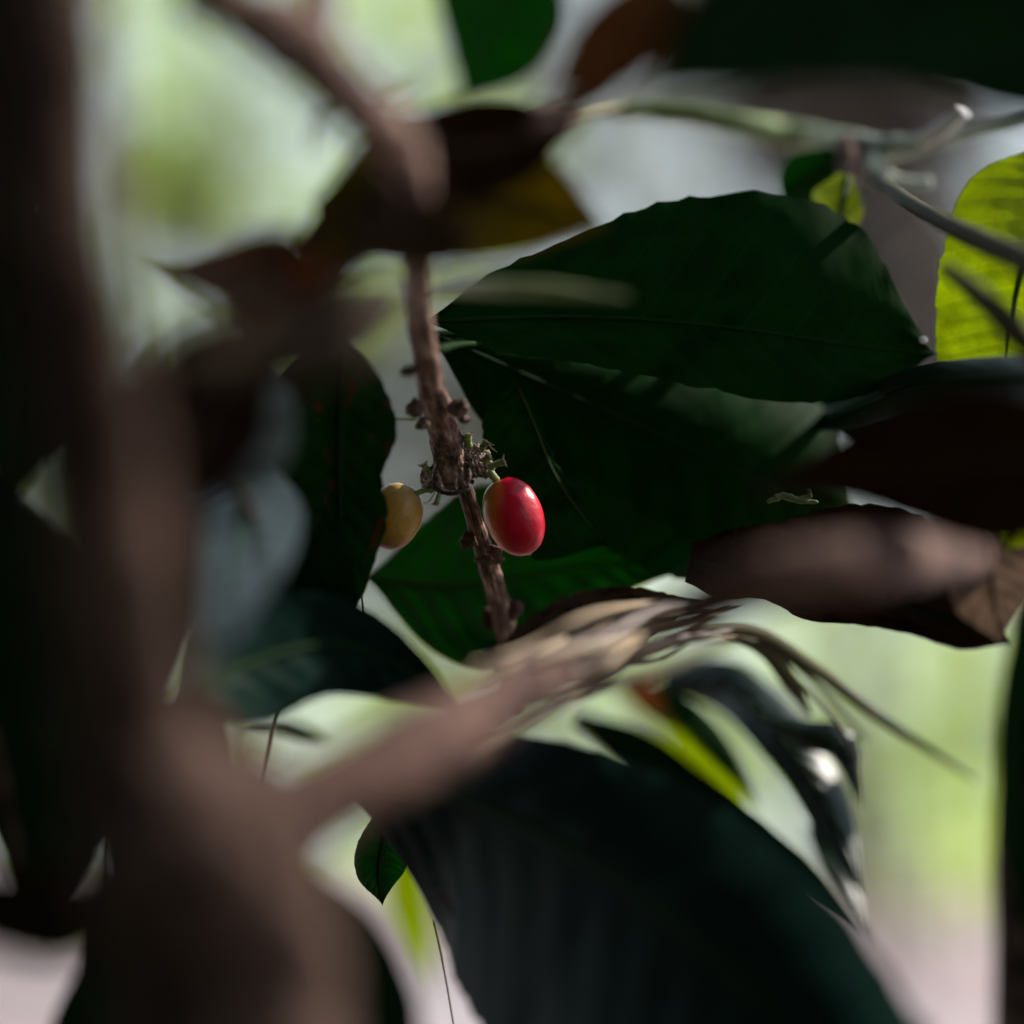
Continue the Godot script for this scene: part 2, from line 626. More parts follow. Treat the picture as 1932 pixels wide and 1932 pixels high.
func crown(parent: Node3D, spots: Array, size: float, mat: Material, called: String, tilt := 0.9) -> void:
	var mm := MultiMesh.new()
	mm.transform_format = MultiMesh.TRANSFORM_3D
	mm.use_colors = true
	mm.mesh = leaf_card()
	mm.instance_count = spots.size()
	for i in spots.size():
		var b := Basis.from_euler(Vector3(rng.randf_range(-tilt, tilt * 0.6), rng.randf() * TAU, rng.randf_range(-tilt, tilt)))
		mm.set_instance_transform(i, Transform3D(b.scaled(Vector3.ONE * size * rng.randf_range(0.6, 1.25)), (spots[i] as Vector3) - parent.position))
		var k := rng.randf_range(0.6, 1.3)
		mm.set_instance_color(i, Color(k * rng.randf_range(0.9, 1.15), k, k * rng.randf_range(0.8, 1.1)))
	var o := MultiMeshInstance3D.new()
	o.name = called
	o.multimesh = mm
	o.material_override = mat
	o.set_meta("kind", "stuff")
	parent.add_child(o, true)


func crown_mat(c: Color, back: float, hue: Color) -> StandardMaterial3D:
	var m := StandardMaterial3D.new()
	m.albedo_color = c.linear_to_srgb()
	m.vertex_color_use_as_albedo = true
	m.roughness = 0.5
	m.backlight_enabled = true
	m.backlight = hue * back
	return m


func bush(called: String, label: String, at: Vector3, r: Vector3, low: float, n: int, size: float, mat: Material, group: String) -> void:
	var t := thing(called, label, "tree" if called.ends_with("tree") else "bush", at, group)
	var top := at + Vector3(0, low + r.y * 1.2, 0)
	put("trunk", tube([at - Vector3(0, 0.1, 0), at.lerp(top, 0.5) + Vector3(rng.randf_range(-0.15, 0.15), 0, 0), top], [r.x * 0.06, r.x * 0.05, r.x * 0.02], 20, 11, 0.1, 3.0), M.bark_dark, t)
	for k in 4:
		var a := rng.randf() * TAU
		var s := at.lerp(top, rng.randf_range(0.35, 0.8))
		put("limb", tube([s, s + Vector3(cos(a) * r.x * 0.35, r.y * 0.35, sin(a) * r.z * 0.35), s + Vector3(cos(a) * r.x * 0.7, r.y * 0.5, sin(a) * r.z * 0.7)], [r.x * 0.025, r.x * 0.018, r.x * 0.006], 14, 9, 0.1, 3.0), M.bark_dark, t)
	var spots := []
	while spots.size() < n:
		var p := Vector3(rng.randf_range(-1, 1), rng.randf_range(-1, 1), rng.randf_range(-1, 1))
		if p.length() > 1.0 or noise.get_noise_3dv(p * 2.1 + at) < -0.12:
			continue
		spots.append(at + Vector3(0, low + r.y, 0) + p * r)
	crown(t, spots, size, mat, "crown")


func background() -> void:
	var brown := crown_mat(Color(0.11, 0.09, 0.075), 0.4, Color(1.0, 0.85, 0.7))
	var pale := crown_mat(Color(0.46, 0.51, 0.29), 1.6, Color(0.92, 1.0, 0.68))
	var mid_ := crown_mat(Color(0.14, 0.165, 0.06), 0.9, Color(0.75, 1.0, 0.3))
	var grey := crown_mat(Color(0.18, 0.195, 0.15), 0.6, Color(0.95, 1.0, 0.7))
	var g := "trees beyond the coffee leaves"
	# where its crown stands in the view, distance, half-size of the crown, leaves, leaf size, look
	var rows := [
		[400, 150, 16.0, 1.7, 900, 0.2, pale, "airy pale green tree in the brightest gap beside the trunk"],
		[300, 340, 19.0, 0.55, 420, 0.2, mid_, "mid green tree low in the bright gap beside the trunk"],
		[1560, 1400, 40.0, 3.2, 560, 0.48, pale, "pale yellow-green bush in the light behind the drooping twigs at lower right"],
		[1830, 1330, 46.0, 4.2, 620, 0.55, pale, "pale green bush against the dark stem at the right edge"],
		[1270, 330, 22.0, 1.5, 420, 0.26, grey, "grey-green tree in the gap under the pale shoot"],
		[1620, 160, 14.0, 0.7, 1500, 0.2, brown, "brown withered tree between the top right leaf and the shoot"],
		[1690, 560, 13.0, 0.55, 1100, 0.16, brown, "grey-brown tree in the gap beside the yellow leaf"],
		[1000, 60, 18.0, 1.3, 450, 0.22, grey, "grey-green tree behind the two leaves at the top"],
		[830, 800, 21.0, 1.5, 1500, 0.26, grey, "grey-green tree hidden behind the cherries"],
		[470, 1440, 40.0, 3.0, 560, 0.5, pale, "pale low bush seen in the gaps under the crossing branch"],
		[1050, 1390, 48.0, 3.4, 700, 0.55, pale, "pale bush behind the low twig"],
		[30, 900, 24.0, 1.8, 1500, 0.3, mid_, "large mid green tree far behind the trunk"],
		[2300, 700, 24.0, 2.2, 1600, 0.3, mid_, "large mid green tree beyond the yellow leaf"],
		[-700, 700, 22.0, 2.2, 1500, 0.3, mid_, "large mid green tree outside the left edge"],
	]
	for r in rows:
		var c := pt(r[0], r[1], r[2])
		var rad := Vector3(r[3], r[3], r[3])
		bush("leafy_tree", r[7], Vector3(c.x, 0, c.z), rad, maxf(c.y - r[3], -r[3] * 0.5), r[4], r[5], r[6], g)


func fruiting_branch() -> void:
	var t := thing("fruiting_branch", "brown knotty coffee branch hanging down the middle with the cherries at its sharp node", "branch", qt(820, 700))
	# the stem comes from the blurred fork near the lens down to the node, then on and away
	stem(t, "stem", M.bark_fine, [[345, -30, 0.40], [450, 20, 0.40], [565, 85, 0.405], [660, 185, 0.41], [752, 275, 0.43], [785, 400, 0.47], [788, 520, 0.52], [795, 620, 0.55], [812, 720, 0.575], [840, 820, 0.595], [852, 905, FOCUS]],
		[54, 58, 74, 62, 52, 40, 31, 25, 25.5, 27, 30, 31], {"n": 160, "m": 25, "bump": 0.09, "freq": 260.0})
	stem(t, "stem", M.bark_fine, [[862, 885, 0.602], [880, 930, 0.603], [896, 985, 0.606], [915, 1045, 0.612], [930, 1095, 0.62], [948, 1160, 0.635], [960, 1240, 0.65], [968, 1340, 0.66]],
		[16, 15.5, 15.5, 17, 20, 19, 22, 18, 18], {"n": 90, "m": 25, "bump": 0.07, "freq": 260.0})
	stem(t, "side_spur", M.bark, [[610, -60, 0.42], [600, 20, 0.415], [585, 110, 0.41], [640, 200, 0.41]], [30, 36, 44, 30])
	# knobs left by earlier fruit, in pairs along the stem
	for k in [[785, 770, 0.577, 16, 14], [862, 772, 0.58, 19, 16], [798, 800, 0.58, 12, 12], [875, 790, 0.582, 12, 9], [768, 700, 0.565, 15, 10], [884, 1020, 0.606, 14, 16], [935, 1038, 0.606, 14, 11], [925, 1055, 0.612, 24, 11], [972, 1150, 0.625, 14, 18], [925, 1165, 0.64, 14, 20], [985, 1215, 0.63, 13, 13], [938, 1230, 0.65, 18, 20]]:
		put("knob", rough_blob(pt(k[0], k[1], k[2]), Vector3(k[3], k[4], k[3]) * px(k[2]), 0.28, 380.0, 24, 29), M.bark_pink if k[1] > 1000 else M.bark, t)
	put("fruit_stalk_stub", tube([pt(790, 790, 0.577), pt(765, 790, 0.575), pt(742, 791, 0.572)], wid([4, 3, 3.5], 0.58), 14, 9), M.stalk, t)
	put("fruit_stalk_stub", tube([pt(795, 765, 0.577), pt(780, 752, 0.575)], wid([6, 6, 5], 0.58), 14, 9), M.bark_pink, t)
	put("fruit_stalk_stub", tube([pt(862, 770, 0.577), pt(876, 756, 0.575)], wid([8, 8, 6], 0.58), 14, 9), M.bark_pink, t)
	# the node in focus
	var nd := put("branch_node", rough_blob(qt(832, 668, 0.603), Vector3(158, 136, 150) * 0.24 * px(FOCUS), 0.07, 420.0, 40, 57), M.bark, t)
	put("node_swelling", rough_blob(qt(1010, 560, 0.601), Vector3(98, 128, 95) * 0.24 * px(FOCUS), 0.22, 520.0, 36, 49), M.flake, nd)
	put("node_swelling", rough_blob(qt(1070, 620, 0.600), Vector3(84, 76, 85) * 0.24 * px(FOCUS), 0.25, 620.0, 36, 49), M.flake, nd)
	put("node_swelling", rough_blob(qt(655, 700, 0.601), Vector3(80, 100, 90) * 0.24 * px(FOCUS), 0.25, 560.0, 36, 49), M.flake, nd)
	put("scar_ring", tube([qt(672, 770, 0.598), qt(740, 808, 0.594), qt(830, 818, 0.5925), qt(920, 790, 0.594), qt(990, 715, 0.598)], wid([4, 4.4, 4.6, 4.2, 3], FOCUS), 40, 13, 0.3, 900.0), M.black, nd)
	# loose bark strips
	for f in [[895, 440, 1010, 690, 22, 0.0022], [930, 470, 1000, 640, 30, 0.0030], [985, 520, 1045, 660, 18, 0.0026], [1050, 545, 1105, 640, 20, 0.0030], [700, 640, 735, 770, 26, 0.0016], [830, 650, 850, 790, 34, 0.0014], [945, 620, 965, 720, 40, 0.0022], [640, 640, 620, 770, 18, 0.0022], [665, 700, 570, 770, 16, 0.0016], [690, 570, 655, 690, 20, 0.0016], [1085, 600, 1150, 640, 14, 0.0020], [760, 480, 770, 640, 16, 0.0009], [870, 380, 890, 520, 16, 0.0012], [1010, 460, 1050, 520, 18, 0.0024], [620, 720, 600, 660, 14, 0.0018], [720, 700, 760, 800, 24, 0.0012], [880, 690, 930, 770, 26, 0.0016]]:
		flake(nd, M.flake, qt(f[0], f[1], 0.5965), qt(f[2], f[3], 0.5955), f[4] * 0.24 * px(FOCUS), f[5] * 0.6)
	for k in 26:      # dark crumbs and frayed fibres in the two axils
		var a := qt(rng.randf_range(930, 1060), rng.randf_range(440, 640), rng.randf_range(0.594, 0.598)) if k % 3 else qt(rng.randf_range(590, 680), rng.randf_range(640, 780), rng.randf_range(0.594, 0.598))
		put("bract_scale", tube([a, a + up * rng.randf_range(-0.0006, 0.0012) + Vector3.RIGHT * rng.randf_range(-0.001, 0.001) - fwd * 0.0006], [0.00028, 0.00022, 0.00005], 8, 7, 0.3, 900.0), M.black if k % 2 else M.flake, nd)
	# stalk stubs of picked fruit
	var u := 0.24 * px(FOCUS)
	stub(nd, qt(945, 450, 0.598), qt(930, 365, 0.596), 36 * u, 34 * u, 4)
	stub(nd, qt(1045, 480, 0.597), qt(1085, 420, 0.595), 27 * u, 30 * u, 5)
	put("dry_needle", tube([qt(1095, 425, 0.595), qt(1130, 465, 0.594), qt(1174, 496, 0.594)], [8 * u, 6 * u, 4 * u, 2 * u], 14, 7, 0.1), M.twig_tan, nd)
	stub(nd, qt(1110, 610, 0.597), qt(1222, 572, 0.595), 27 * u, 28 * u, 4)
	stub(nd, qt(1070, 560, 0.596), qt(1105, 530, 0.594), 26 * u, 26 * u, 5)
	stub(nd, qt(640, 670, 0.598), qt(592, 592, 0.597), 24 * u, 24 * u, 4)
	stub(nd, qt(725, 800, 0.598), qt(692, 905, 0.596), 20 * u, 26 * u, 4)
	put("dry_needle", tube([qt(690, 800, 0.597), qt(640, 875, 0.596), qt(580, 908, 0.596)], [5 * u, 4 * u, 3 * u], 14, 7, 0.1), M.stalk, nd)
	# leaves of this branch, with their green stalks
	var lf := "dark leaf with its lower edge behind the red cherry"
	stem(t, "leaf_stalk", M.shoot, [[800, 556, 0.535], [900, 545, 0.51], [1020, 545, 0.495], [1190, 560, 0.485]], [6, 15, 15, 4])
	stem(t, "leaf_stalk", M.rib_dark, [[826, 660, 0.565], [865, 650, 0.58], [905, 648, 0.60]], [9, 6, 5])
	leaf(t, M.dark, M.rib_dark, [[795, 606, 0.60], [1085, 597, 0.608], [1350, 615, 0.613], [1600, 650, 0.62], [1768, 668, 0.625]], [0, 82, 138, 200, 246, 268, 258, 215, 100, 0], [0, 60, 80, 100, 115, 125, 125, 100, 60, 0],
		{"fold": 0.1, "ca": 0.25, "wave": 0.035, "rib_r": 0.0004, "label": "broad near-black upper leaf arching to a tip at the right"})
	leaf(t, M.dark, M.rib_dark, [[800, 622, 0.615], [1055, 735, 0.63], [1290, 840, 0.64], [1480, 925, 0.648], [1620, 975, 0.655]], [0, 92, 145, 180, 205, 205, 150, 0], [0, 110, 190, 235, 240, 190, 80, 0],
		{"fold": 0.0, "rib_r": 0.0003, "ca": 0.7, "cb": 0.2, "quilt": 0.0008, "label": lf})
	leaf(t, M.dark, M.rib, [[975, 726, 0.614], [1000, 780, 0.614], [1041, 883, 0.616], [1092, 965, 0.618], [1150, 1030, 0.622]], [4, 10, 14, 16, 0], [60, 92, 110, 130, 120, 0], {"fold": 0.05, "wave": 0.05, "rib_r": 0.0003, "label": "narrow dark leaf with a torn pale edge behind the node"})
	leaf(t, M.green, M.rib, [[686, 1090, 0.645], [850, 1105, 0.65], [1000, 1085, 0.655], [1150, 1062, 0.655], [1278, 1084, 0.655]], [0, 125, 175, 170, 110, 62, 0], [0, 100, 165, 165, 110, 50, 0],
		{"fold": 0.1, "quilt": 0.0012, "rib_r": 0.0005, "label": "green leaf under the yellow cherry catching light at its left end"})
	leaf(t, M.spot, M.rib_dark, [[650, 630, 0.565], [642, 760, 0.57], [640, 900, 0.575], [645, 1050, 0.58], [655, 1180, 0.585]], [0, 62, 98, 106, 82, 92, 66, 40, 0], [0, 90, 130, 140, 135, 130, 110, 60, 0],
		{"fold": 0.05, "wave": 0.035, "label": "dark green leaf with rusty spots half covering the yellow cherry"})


func cherries() -> void:
	var c := thing("coffee_cherry", "ripe glossy red coffee cherry, orange-green on its left shoulder", "coffee cherry", qt(1170, 720), "coffee cherries at the node")
	var red := func(h: float, dir: Vector3, p: Vector3) -> Color:
		var k := -dir.x * 0.75 + (0.42 - h) * 0.9 + 0.12 * noise.get_noise_3dv(p * 140.0)
		var col := Color(0.55, 0.001, 0.024)
		col = col.lerp(Color(0.62, 0.15, 0.028), smoothstep(0.12, 0.5, k))
		col = col.lerp(Color(0.42, 0.27, 0.04), smoothstep(0.45, 0.9, k))
		return col.lerp(Color(0.36, 0.002, 0.015), smoothstep(0.6, 1.0, h) * 0.5) * (1.0 + 0.10 * noise.get_noise_3dv(p * 600.0) + 0.16 * noise.get_noise_3dv(p * 2200.0)) + Color(0.10, 0.07, 0.04) * smoothstep(0.62, 0.8, noise.get_noise_3dv(p * 1900.0 + Vector3(7, 0, 0)))
	put("fruit_skin", cherry_mesh(qt(1188, 706, FOCUS), qt(1418, 1300, FOCUS), 236 * 0.24 * px(FOCUS), red), skin(), c)
	put("fruit_stalk", tube([qt(1105, 630, 0.599), qt(1128, 670, 0.599), qt(1175, 725, 0.600)], wid([6.5, 8, 7.5, 6.5], FOCUS), 18, 13, 0.08, 700.0), M.stalk, c)
	put("fruit_navel", rough_blob(qt(1416, 1295, FOCUS), Vector3(26, 12, 26) * 0.24 * px(FOCUS), 0.1, 700.0, 14, 17), M.flake, c)
	var y := thing("coffee_cherry", "unripe tan-yellow coffee cherry half hidden by the dark leaf", "coffee cherry", qt(530, 830), "coffee cherries at the node")
	var tan_ := func(h: float, dir: Vector3, p: Vector3) -> Color:
		var k := noise.get_noise_3dv(p * 170.0)
		var col := Color(0.54, 0.28, 0.06).lerp(Color(0.46, 0.26, 0.05), smoothstep(-0.4, 0.5, dir.x + k * 0.4))
		col = col.lerp(Color(0.56, 0.38, 0.15), smoothstep(0.35, 0.0, h))
		return col.lerp(Color(0.20, 0.10, 0.02), smoothstep(0.65, 1.0, h)) * (1.0 + 0.14 * noise.get_noise_3dv(p * 600.0) + 0.2 * noise.get_noise_3dv(p * 2200.0))
	put("fruit_skin", cherry_mesh(qt(455, 742, FOCUS), qt(285, 1258, FOCUS), 212 * 0.24 * px(FOCUS), tan_), skin(), y)
	put("fruit_stalk", tube([qt(660, 785, 0.600), qt(590, 800, 0.599), qt(515, 832, 0.598)], wid([6.5, 5.5, 5, 6], FOCUS), 18, 13, 0.08, 700.0), M.stalk, y)


func trunk_and_crown() -> void:
	var t := thing("coffee_tree", "blurred brown coffee trunk at the left with a thick branch rising to the right", "coffee tree", Vector3(pt(420, 1932, 0.36).x, 0, pt(420, 1932, 0.36).z))
	var b := pt(450, 2050, 0.36)
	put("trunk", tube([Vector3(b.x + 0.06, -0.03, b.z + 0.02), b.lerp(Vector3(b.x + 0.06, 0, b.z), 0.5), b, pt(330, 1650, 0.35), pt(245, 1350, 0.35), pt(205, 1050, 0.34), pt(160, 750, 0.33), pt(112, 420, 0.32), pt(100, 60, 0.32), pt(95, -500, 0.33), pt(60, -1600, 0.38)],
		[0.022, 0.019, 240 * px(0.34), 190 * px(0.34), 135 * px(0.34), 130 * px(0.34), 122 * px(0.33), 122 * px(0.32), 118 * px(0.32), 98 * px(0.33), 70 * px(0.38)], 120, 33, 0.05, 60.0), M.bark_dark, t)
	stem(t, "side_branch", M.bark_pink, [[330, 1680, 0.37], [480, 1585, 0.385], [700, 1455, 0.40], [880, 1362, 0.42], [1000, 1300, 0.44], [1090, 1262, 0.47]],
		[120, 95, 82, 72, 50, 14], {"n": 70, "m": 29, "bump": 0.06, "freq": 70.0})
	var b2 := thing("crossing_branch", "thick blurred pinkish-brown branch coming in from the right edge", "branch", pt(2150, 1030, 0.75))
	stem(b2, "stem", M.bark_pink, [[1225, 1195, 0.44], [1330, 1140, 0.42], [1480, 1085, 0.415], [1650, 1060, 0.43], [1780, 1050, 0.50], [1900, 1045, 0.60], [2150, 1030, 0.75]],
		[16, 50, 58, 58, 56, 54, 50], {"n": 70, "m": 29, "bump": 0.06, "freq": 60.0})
	# the crown above and behind the lens, thick enough to keep the branches in shade
	var spots := []
	while spots.size() < 12000:
		var p := Vector3(rng.randf_range(-1.9, 1.0), rng.randf_range(0.1, 1.9), rng.randf_range(-1.05, 1.6))
		var rel := p - EYE
		var d := rel.dot(fwd)
		if p.y < 0.98 and not (p.z > 0.55 or p.x < -0.75 or p.y < 0.38):
			continue
		if d > -0.1 and absf(rel.x) < absf(d) * 0.2 + 0.42 and absf(rel.dot(up)) < absf(d) * 0.2 + 0.22:
			continue
		if p.x > 0.02 + 0.1 * (1.9 - p.y) and p.z < 0.3 and p.y > 0.38:
			continue
		spots.append(p)
	crown(t, spots, 0.13, crown_mat(Color(0.018, 0.05, 0.012), 0.4, Color(0.55, 1.0, 0.25)), "crown", 0.55)


func upper_twigs() -> void:
	var g := thing("green_shoot", "pale green young shoot crossing the top right with a short white stub", "shoot", pt(1640, 330, 0.72))
	stem(g, "stem", M.bark, [[790, 270, 0.48], [900, 262, 0.56], [1000, 238, 0.66], [1100, 208, 0.78]], [30, 26, 21, 16])
	stem(g, "stem", M.shoot_brown, [[1060, 218, 0.73], [1140, 200, 0.755], [1220, 203, 0.765]], [17, 18, 16])
	stem(g, "stem", M.shoot, [[1150, 200, 0.76], [1270, 208, 0.76], [1400, 235, 0.75], [1520, 262, 0.75], [1640, 275, 0.70]], [20, 25, 27, 27, 24], {"bump": 0.08})
	stem(g, "stem", M.shoot_grey, [[1610, 282, 0.70], [1700, 278, 0.69], [1800, 258, 0.685], [1940, 215, 0.68], [2050, 170, 0.68]], [30, 22, 17, 15, 13], {"bump": 0.1})
	stem(g, "white_stub", M.white, [[1738, 268, 0.675], [1775, 245, 0.67], [1822, 205, 0.665]], [14, 17, 15], {"bump": 0.1})
	stem(g, "grey_fork", M.shoot_grey, [[1625, 300, 0.69], [1660, 330, 0.69], [1700, 348, 0.69], [1760, 345, 0.69]], [30, 22, 16, 12])
	stem(g, "dark_fork", M.twig_olive, [[1640, 330, 0.68], [1720, 385, 0.60], [1800, 430, 0.56], [1900, 475, 0.53], [2020, 520, 0.5]], [14, 15, 19, 24, 24])
	stem(g, "leaf_stalk", M.bark, [[1600, 270, 0.70], [1605, 320, 0.69], [1590, 370, 0.68]], [24, 28, 16])
	leaf(g, M.green, M.rib, [[1580, 285, 0.70], [1540, 330, 0.70], [1505, 370, 0.70], [1475, 400, 0.70]], [20, 55, 50, 0], [20, 60, 50, 0], {"fold": 0.1, "label": "small bright green leaf under the pale shoot"})
	leaf(g, M.lime, M.rib, [[1600, 330, 0.66], [1590, 380, 0.655], [1582, 420, 0.65], [1578, 446, 0.645]], [10, 40, 34, 0], [20, 60, 30, 0], {"fold": 0.1, "label": "yellow-green leaf tip pointing down beside the dark leaf"})
	leaf(g, M.lime, M.rib, [[2010, 300, 0.63], [1965, 400, 0.625], [1925, 520, 0.62], [1905, 620, 0.62], [1895, 700, 0.62]], [60, 150, 180, 170, 130], [60, 150, 152, 142, 130], {"fold": 0.05, "label": "bright yellow-green leaf at the right edge crossed by dark twigs"})
	stem(g, "dark_fork", M.twig_olive, [[1775, 500, 0.52], [1850, 560, 0.51], [1932, 640, 0.50], [2020, 720, 0.5]], [12, 22, 30, 30])

	var f := thing("leafy_twig", "dull blurred twig of olive and brown leaves hanging over the top of the picture", "twig", pt(1000, 200, 0.48))
	stem(f, "stem", M.bark_dark, [[700, 300, 0.400], [760, 370, 0.400], [700, 470, 0.410], [600, 560, 0.420]], [16, 20, 20, 14])
	stem(f, "dry_twig", M.bark_mid, [[800, 290, 0.44], [730, 235, 0.45], [660, 205, 0.46], [600, 225, 0.47], [585, 290, 0.47]], [14, 13, 11, 9, 5])
	stem(f, "dry_twig", M.twig_olive, [[760, 330, 0.45], [690, 250, 0.46], [720, 190, 0.47], [800, 150, 0.48]], [12, 10, 9, 5])
	stem(f, "dry_twig", M.twig_olive, [[700, 480, 0.46], [640, 520, 0.46], [560, 600, 0.46], [470, 640, 0.46]], [16, 18, 16, 8])
	stem(f, "dry_twig", M.bark_mid, [[1000, 250, 0.46], [1080, 200, 0.47], [1160, 150, 0.47], [1260, 60, 0.47]], [14, 16, 14, 10])
	leaf(f, M.olive, M.rib_dead, [[700, 470, 0.47], [630, 500, 0.47], [560, 560, 0.465], [480, 640, 0.46]], [20, 45, 40, 0], [20, 50, 40, 0], {"label": "soft olive leaf left of the stem"})
	leaf(f, M.olive, M.rib_dead, [[600, 430, 0.480], [790, 385, 0.485], [980, 385, 0.485], [1150, 430, 0.480]], [50, 140, 150, 90, 0], [60, 110, 115, 85, 0], {"label": "olive-yellow leaf beside the upper stem"})
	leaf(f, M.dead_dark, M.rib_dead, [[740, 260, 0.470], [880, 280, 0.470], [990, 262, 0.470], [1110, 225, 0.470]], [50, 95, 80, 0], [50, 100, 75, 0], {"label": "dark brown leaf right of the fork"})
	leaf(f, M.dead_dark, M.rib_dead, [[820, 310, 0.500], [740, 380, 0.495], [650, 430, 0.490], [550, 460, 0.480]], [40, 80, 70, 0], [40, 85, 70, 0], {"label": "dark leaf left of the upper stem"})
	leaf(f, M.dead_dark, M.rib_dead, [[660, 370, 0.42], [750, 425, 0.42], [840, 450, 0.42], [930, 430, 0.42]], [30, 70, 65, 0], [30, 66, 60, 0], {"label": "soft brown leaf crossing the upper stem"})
	leaf(f, M.dead, M.rib_dead, [[1290, -40, 0.410], [1200, 50, 0.410], [1120, 120, 0.410], [1010, 200, 0.410]], [80, 90, 80, 0], [70, 90, 80, 0], {"label": "grey-brown dry leaf at the top"})
	var h := thing("hanging_leaf_spray", "two broad dark green leaves hanging in from the top edge", "leaf spray", pt(1400, -60, 0.6))
	stem(h, "stem", M.bark_dark, [[1000, -160, 0.74], [1100, -130, 0.7], [1300, -120, 0.6], [1500, -60, 0.47]], [14, 16, 16, 12])
	leaf(h, M.green, M.rib, [[1010, -90, 0.84], [960, 0, 0.84], [915, 100, 0.84], [870, 205, 0.84]], [60, 115, 120, 90, 0], [150, 170, 125, 60, 0], {"fold": 0.15, "label": "dark green leaf at the top beside the sky gap"})
	leaf(h, M.deep, M.rib_dark, [[1215, 190, 0.405], [1420, 60, 0.410], [1700, 10, 0.415], [2060, 60, 0.420]], [0, 110, 170, 170, 120], [0, 100, 135, 165, 195], {"fold": 0.1, "label": "large dark olive leaf across the top right corner"})


func right_leaves() -> void:
	var t := thing("leafy_twig", "twig of brown and dark glossy leaves above the crossing branch at the right", "twig", pt(1990, 760, 0.55))
	stem(t, "stem", M.bark_dark, [[2150, 640, 0.52], [2060, 740, 0.54], [2010, 860, 0.56], [2000, 1100, 0.6]], [14, 16, 15, 12])
	leaf(t, M.sheen, M.rib_dark, [[2030, 712, 0.50], [1880, 715, 0.55], [1720, 730, 0.60], [1560, 790, 0.66], [1420, 760, 0.70]], [30, 60, 50, 30, 0], [40, 46, 36, 22, 0], {"fold": 0.0, "ca": -2.2, "cb": 2.2, "label": "glossy dark leaf with a grey sheen under the yellow leaf"})
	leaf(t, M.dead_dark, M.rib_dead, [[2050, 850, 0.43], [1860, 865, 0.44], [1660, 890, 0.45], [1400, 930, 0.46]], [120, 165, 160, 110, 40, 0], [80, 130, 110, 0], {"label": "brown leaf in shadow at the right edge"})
	leaf(t, M.deep, M.rib_dark, [[2000, 780, 0.70], [1800, 780, 0.70], [1600, 770, 0.70], [1400, 730, 0.70]], [60, 120, 110, 40, 0], [60, 70, 60, 0], {"label": "near-black leaf deep in the shade behind the glossy one"})
	leaf(t, M.dead_dark, M.rib_dark, [[1300, 1060, 0.60], [1430, 1085, 0.595], [1580, 1115, 0.59], [1760, 1160, 0.575], [1914, 1217, 0.56]], [40, 80, 110, 150, 175, 150, 70, 0], [40, 58, 44, 66, 54, 46, 44, 0],
		{"fold": 0.05, "wave": 0.03, "label": "dark leaf whose wavy lower edge cuts the pale background"})
	leaf(t, M.dead_pale, M.rib_dead, [[1880, 880, 0.545], [1872, 1000, 0.545], [1872, 1110, 0.545], [1890, 1218, 0.545]], [60, 90, 95, 70, 0], [50, 74, 82, 74, 0], {"fold": 0.05, "wave": 0.03, "label": "thin grey-brown dry leaf lit from behind"})
	leaf(t, M.lime, M.rib, [[1990, 900, 0.53], [1945, 960, 0.53], [1915, 1010, 0.53], [1900, 1045, 0.53]], [20, 55, 45, 0], [20, 50, 40, 0], {"label": "small yellow-green leaf above the dry leaf"})

	var w := thing("dark_stem", "dark vertical stem at the right edge of the picture", "stem", Vector3(pt(1975, 1932, 0.8).x, 0, pt(1975, 1932, 0.8).z))
	var b := pt(1960, 1960, 0.80)
	put("stem", tube([Vector3(b.x, -0.02, b.z), b, pt(1965, 1500, 0.80), pt(1975, 1050, 0.80), pt(2010, 400, 0.82), pt(2080, -400, 0.84)], [0.011, 85 * px(0.8), 72 * px(0.8), 60 * px(0.8), 46 * px(0.8), 30 * px(0.8)], 60, 21, 0.06, 60.0), M.bark_dark, w)
	leaf(w, M.deep, M.rib_dark, [[1960, 1080, 0.77], [1935, 1300, 0.77], [1925, 1550, 0.77], [1945, 1800, 0.77]], [30, 80, 80, 0], [20, 50, 42, 0], {"label": "dark green leaf hanging against the stem"})


